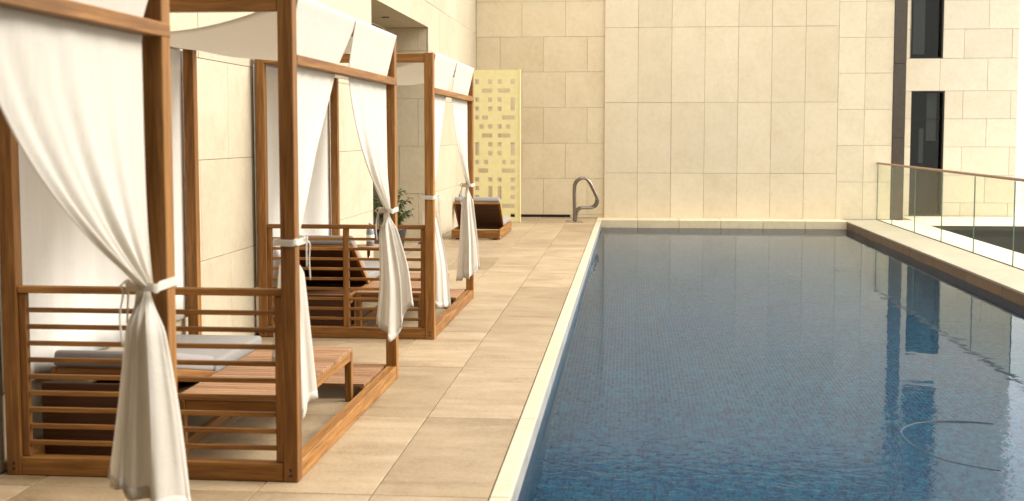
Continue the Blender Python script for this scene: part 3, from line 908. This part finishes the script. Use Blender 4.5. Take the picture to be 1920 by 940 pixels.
def back_curtain(y0, label, seed):
    rr = random.Random(seed)
    ph = [rr.uniform(0, 6.28) for _ in range(4)]
    nu, nv = 80, 12
    vs, fs = [], []
    for j in range(nv + 1):
        z = 2.28 + (0.42 - 2.28) * j / nv
        for i in range(nu + 1):
            u = i / nu
            y = 0.02 + u * (CL - 0.04)
            amp = 0.004 + 0.012 * (j / nv)
            x = 0.0 + amp * (0.6 * math.sin(2 * math.pi * 6 * u + ph[0]) + 0.4 * math.sin(2 * math.pi * 11 * u + ph[1] + j * 0.1))
            vs.append((x, y, z + 0.01 * math.sin(7 * u + ph[2]) * (j / nv)))
    for j in range(nv):
        for i in range(nu):
            a = j * (nu + 1) + i
            fs.append((a, a + 1, a + nu + 2, a + nu + 1))
    o = link('back_curtain', mesh_from('back_curtain', vs, fs, 'sheer', True), None, (CAB_X - CW - 0.022, y0, 0))
    md = o.modifiers.new('thickness', 'SOLIDIFY'); md.thickness = 0.003
    tag(o, label, 'curtain', 'white curtains drawn across the backs of the cabanas')
    return o

make_cabana(CAB_Y[0], 'nearest teak cabana, cut off by the left photo edge')
make_cabana(CAB_Y[1], 'middle teak cabana with the tall slatted end screen in front')
make_cabana(CAB_Y[2], 'farthest teak cabana in the row, smallest in view')
make_curtain(CAB_Y[0], 'far', 'large white curtain nearest the camera, swept down to the tie on the nearest cabana', 3, (0.40, 0.46, 0.50), 0.31, -0.06, -0.045)
make_curtain(CAB_Y[1], 'near', 'white curtain tied to the near front post of the middle cabana', 5, (0.40, 0.225, 0.55), 0.23, -0.06, -0.06)
make_curtain(CAB_Y[1], 'far', 'white curtain tied to the far front post of the middle cabana, its corner hanging low', 8, (0.52, 0.31, 0.41), 0.26, -0.05, 0.0)
make_curtain(CAB_Y[2], 'near', 'white curtain tied to the near front post of the farthest cabana', 11, (0.26, 0.27, 0.5), 0.25, -0.06, -0.01)
make_curtain(CAB_Y[2], 'far', 'white curtain tied to the far front post of the farthest cabana', 14, (0.33, 0.24, 0.19), 0.24, -0.05, -0.03)
back_curtain(CAB_Y[1], 'flat white curtain closing the wall side of the middle cabana', 21)
back_curtain(CAB_Y[2], 'flat white curtain closing the wall side of the farthest cabana', 22)

# ------------------------------------------------------------------ loungers
def pad_mesh(name, sx, sy, sz, mat):
    key = ('pad', round(sx, 3), round(sy, 3), round(sz, 3), mat)
    if key in MESH: return MESH[key]
    bm = bmesh.new()
    bmesh.ops.create_cube(bm, size=1.0)
    bmesh.ops.scale(bm, vec=(sx, sy, sz), verts=bm.verts)
    bmesh.ops.bevel(bm, geom=list(bm.edges), offset=min(sz * 0.34, 0.035), segments=4, profile=0.6, affect='EDGES')
    me = bpy.data.meshes.new(name); bm.to_mesh(me); bm.free()
    me.materials.append(M[mat])
    for p in me.polygons: p.use_smooth = True
    MESH[key] = me
    return me

def make_lounger(x0, x1, y0, y1, z0, zt, hinge, ang, backlen, label, group, boxed=False, head=0.0):
    """a wooden chaise whose backrest is raised toward the viewer; y0 is the head end"""
    t = empty('sun_lounger', ((x0 + x1) / 2, y0, 0), label, 'sun lounger', group)
    hw = (x1 - x0) / 2; L = y1 - y0
    h = 0.145 if boxed else 0.075
    zb_ = z0 if boxed else zt - h
    bar('side_rail', (-hw, 0, zb_), (-hw + 0.035, L, zt), 'teak', t)
    bar('side_rail', (hw - 0.035, 0, zb_), (hw, L, zt), 'teak', t)
    bar('end_rail', (-hw + 0.035, 0.004, zb_ + 0.003), (hw - 0.035, 0.036, zt - 0.003), 'teak', t)
    bar('end_rail', (-hw + 0.035, L - 0.036, zb_ + 0.003), (hw - 0.035, L - 0.004, zt - 0.003), 'teak', t)
    if boxed:
        for x in (-hw + 0.06, hw - 0.12):
            for y in (0.06, L - 0.12): box('foot', (x, y, 0.0015), (x + 0.06, y + 0.06, z0), 'black', t, 0.002)
    else:
        for x in (-hw, hw - 0.05):
            for y in (0.12, L - 0.17): bar('leg', (x + 0.002, y, 0.0575), (x + 0.048, y + 0.05, zb_), 'teak', t)
            bar('skid', (x + 0.004, 0.06, 0.0015), (x + 0.046, L - 0.06, 0.057), 'teak', t)
    # seat slats beyond the hinge
    n = max(5, int((L - hinge - 0.05) / 0.075))
    for k in range(n):
        y = hinge + 0.02 + k * (L - hinge - 0.06) / n
        bar('seat_slat', (-hw + 0.036, y, zt - 0.028), (hw - 0.036, y + 0.052, zt - 0.006), 'teak', t, 0.002)
    if not boxed: box('head_panel', (-hw + 0.004, -0.020, 0.03), (hw - 0.004, -0.002, zt - 0.004 + head), 'teak_shade', t, 0.002)  # shade below the head end put into the panel colour
    if not boxed: box('shade_board', (-hw + 0.036, 0.059, zt - 0.03), (hw - 0.036, hinge, zt - 0.018), 'teak_shade', t, 0.002)  # added board filling in the shade under the backrest
    # raised backrest
    br = bpy.data.objects.new('backrest', None); COL.objects.link(br); br.empty_display_size = 0.1
    br.parent = t; br.location = (0, hinge, zt + 0.004); br.rotation_euler = (-ang, 0, 0)
    bw = hw - 0.012
    for x in (-bw, bw - 0.03): bar('back_rail', (x, -backlen, -0.02), (x + 0.03, 0, 0.02), 'teak', br)
    bar('back_rail', (-bw + 0.03, -backlen, -0.019), (bw - 0.03, -backlen + 0.03, 0.019), 'teak', br)
    ns = int((backlen - 0.05) / 0.068)
    for k in range(ns):
        y = -backlen + 0.04 + k * (backlen - 0.05) / ns
        bar('back_slat', (-bw + 0.03, y, -0.006), (bw - 0.03, y + 0.060, 0.012), 'teak', br, 0.002)
    box('back_board', (-bw + 0.031, -backlen + 0.031, -0.016), (bw - 0.031, -0.002, -0.0065), 'teak_shade', br, 0)  # underside shade put into the board colour
    # cushions
    ct_ = 0.08
    link('seat_cushion', pad_mesh('seat_cushion', 2 * hw - 0.05, L - hinge - 0.03, ct_, 'cushion_pale'), t, (0, (hinge + L) / 2 + 0.01, zt + ct_ / 2 + 0.001))
    link('back_cushion', pad_mesh('back_cushion', 2 * hw - 0.05, backlen + 0.02, ct_ + 0.01, 'cushion'), br, (0, -backlen / 2 - 0.012, 0.022 + ct_ / 2))
    return t

def make_bench(x0, x1, y0, y1, zt, label, group, name='slatted_bench', cat='bench', leg=True):
    t = empty(name, ((x0 + x1) / 2, y0, 0), label, cat, group)
    hw = (x1 - x0) / 2; L = y1 - y0
    rh = 0.06
    if leg:
        for x in (-hw + 0.002, hw - 0.047):
            for y in (0.002, L - 0.047): bar('leg', (x, y, 0.0015), (x + 0.045, y + 0.045, zt - 0.022), 'teak', t)
        bar('apron', (-hw + 0.006, 0.047, zt - 0.022 - rh), (-hw + 0.030, L - 0.047, zt - 0.022), 'teak', t)
        bar('apron', (hw - 0.030, 0.047, zt - 0.022 - rh), (hw - 0.006, L - 0.047, zt - 0.022), 'teak', t)
        bar('apron', (-hw + 0.047, 0.006, zt - 0.022 - rh), (hw - 0.047, 0.030, zt - 0.022), 'teak', t)
        bar('apron', (-hw + 0.047, L - 0.030, zt - 0.022 - rh), (hw - 0.047, L - 0.006, zt - 0.022), 'teak', t)
    else:
        for x in (-hw, hw - 0.03): bar('bearer', (x, 0, 0.0015), (x + 0.03, L, zt - 0.022), 'teak', t)
    n = round(L / 0.052)
    for k in range(n):
        y = k * L / n
        bar('slat', (-hw, y + 0.004, zt - 0.0218), (hw, y + L / n - 0.005, zt), 'teak_old', t, 0.002)
    return t

g1 = 'sun loungers beside the pool'
g2 = 'slatted benches inside the cabanas'
g3 = 'low slatted footboards inside the cabanas'
for k, (yc, ang, w) in enumerate(((CAB_Y[1], R(12), 'middle'), (CAB_Y[2], R(32), 'farthest'))):
    make_lounger(-3.03, -2.36, yc + 0.28, yc + (2.02, 2.36)[k], 0, (0.305, 0.33)[k], 0.80, ang, 0.74,
                 ('grey cushioned lounger with a low backrest behind the slatted screen of the middle cabana',
                  'grey cushioned lounger with a raised dark backrest behind the screen of the farthest cabana')[k], g1, head=(0.115, 0.0)[k])
    make_bench(-2.335, -1.745, yc + 0.33, yc + 1.86, 0.345,
               'slatted teak bench inside the %s cabana, beside the lounger' % w, g2)
    make_bench(-2.335, -1.685, yc + 1.90, yc + CL - P - 0.01, 0.10,
               'low slatted teak footboard at the far end of the %s cabana' % w, g3, 'slatted_footboard', 'footboard', False)
make_lounger(-2.85, -2.06, 19.58, 21.55, 0.02, 0.165, 0.72, R(36), 0.72,
             'low boxed teak lounger with pale cushions in front of the yellow screen', g1, True)

# ------------------------------------------------------------------ side tables with bottles
def side_table(x, y, h, label):
    t = empty('side_table', (x, y, 0), label, 'side table', 'small round side tables')
    link('table_top', lathe_mesh('table_top', [(0.0001, h - 0.022), (0.165, h - 0.022), (0.17, h - 0.018), (0.17, h - 0.004), (0.166, h), (0.0001, h)], 'teak_old', 28), t)
    link('stem', lathe_mesh('stem', [(0.018, 0.02), (0.018, h - 0.0225)], 'steel', 14), t)
    link('foot', lathe_mesh('foot', [(0.0001, 0.0015), (0.13, 0.0015), (0.13, 0.010), (0.03, 0.02), (0.0001, 0.02)], 'steel', 24), t)
def bottle(x, y, z, label):
    b = link('water_bottle', lathe_mesh('water_bottle', [(0.0001, 0.0), (0.040, 0.0), (0.044, 0.006), (0.044, 0.15), (0.040, 0.175), (0.020, 0.20), (0.016, 0.215), (0.016, 0.235)], 'bottle', 20), None, (x, y, z + 0.0005))
    tag(b, label, 'bottle', 'water bottles on side tables')
    link('cap', lathe_mesh('cap', [(0.0001, 0.2355), (0.019, 0.2355), (0.019, 0.258), (0.0001, 0.26)], 'white', 16), b)
    link('paper_label', lathe_mesh('paper_label', [(0.0444, 0.05), (0.0448, 0.052), (0.0448, 0.118), (0.0444, 0.12)], 'white', 20), b)
side_table(-2.83, 13.15, 0.49, 'small round table just past the farthest cabana, holding a bottle')
bottle(-2.80, 13.10, 0.49, 'blue grey water bottle seen over the dark backrest in the farthest cabana')
side_table(-2.96, 21.75, 0.45, 'small round table by the wall beside the boxed lounger')
bottle(-2.985, 21.70, 0.45, 'grey water bottle by the wall behind the boxed lounger')

# ------------------------------------------------------------------ potted plant in the recess
pt = empty('potted_plant', (-3.06, 15.62, 0), 'feathery green plant in a tapered black pot at the wall recess', 'plant')
link('pot', lathe_mesh('pot', [(0.0001, 0.0015), (0.11, 0.0015), (0.115, 0.01), (0.20, 0.47), (0.205, 0.49), (0.185, 0.49), (0.178, 0.44), (0.0001, 0.44)], 'pot', 28), pt)
link('soil', lathe_mesh('soil', [(0.0001, 0.441), (0.176, 0.441), (0.10, 0.455), (0.0001, 0.46)], 'soil', 20), pt)
lv, lf = [], []
rp = random.Random(12)
for s in range(24):
    az = rp.uniform(0, 6.283); sp_ = rp.uniform(0.05, 0.27); hgt = rp.uniform(0.25, 0.62)
    stem = []
    for k in range(8):
        q = k / 7
        r_ = 0.03 + sp_ * q ** 1.6
        stem.append(Vector((math.cos(az) * r_, math.sin(az) * r_, 0.45 + hgt * (q - 0.28 * q * q * (sp_ / 0.27)))))
    link('stem', tube_mesh('stem', stem, [0.005 - 0.0035 * k / 7 for k in range(8)], 'leaf', 5), pt) if s < 34 else None
    for k in range(1, 8):
        for rep in range(5):
            p = stem[k] + Vector((rp.uniform(-1, 1), rp.uniform(-1, 1), rp.uniform(-1, 1))) * 0.012
            a2 = rp.uniform(0, 6.283)
            d = Vector((math.cos(a2), math.sin(a2), rp.uniform(-0.7, 0.35))).normalized()
            sd_ = d.cross(Vector((0, 0, 1))).normalized()
            l_, w_ = rp.uniform(0.05, 0.11), rp.uniform(0.003, 0.0065)
            b0 = len(lv)
            mid = p + d * l_ * 0.45 + Vector((0, 0, 0.006)); tip = p + d * l_ - Vector((0, 0, l_ * 0.25))
            lv += [p, mid + sd_ * w_, tip, mid - sd_ * w_]
            lf += [(b0, b0 + 1, b0 + 2), (b0, b0 + 2, b0 + 3)]
fo = link('foliage', mesh_from('foliage', lv, lf, 'leaf'), pt)
fo['kind'] = 'stuff'

# ------------------------------------------------------------------ floating hose in the pool
hp = [(2.34, 7.99), (2.20, 8.03), (2.045, 8.03), (1.90, 8.0), (1.80, 7.92), (1.725, 7.80), (1.692, 7.67), (1.69, 7.50), (1.71, 7.32), (1.78, 7.10), (1.90, 6.96), (2.05, 6.86)]
hv = catmull([(x, y, WATER_Z + 0.001) for x, y in hp], 6)
hs = link('pool_hose', tube_mesh('pool_hose', hv, [0.003 + 0.006 * max(0, 1 - abs(i - 8) / 10) for i in range(len(hv))], 'hose', 8))
tag(hs, 'thin dark hose curling on the water at the near right', 'hose')
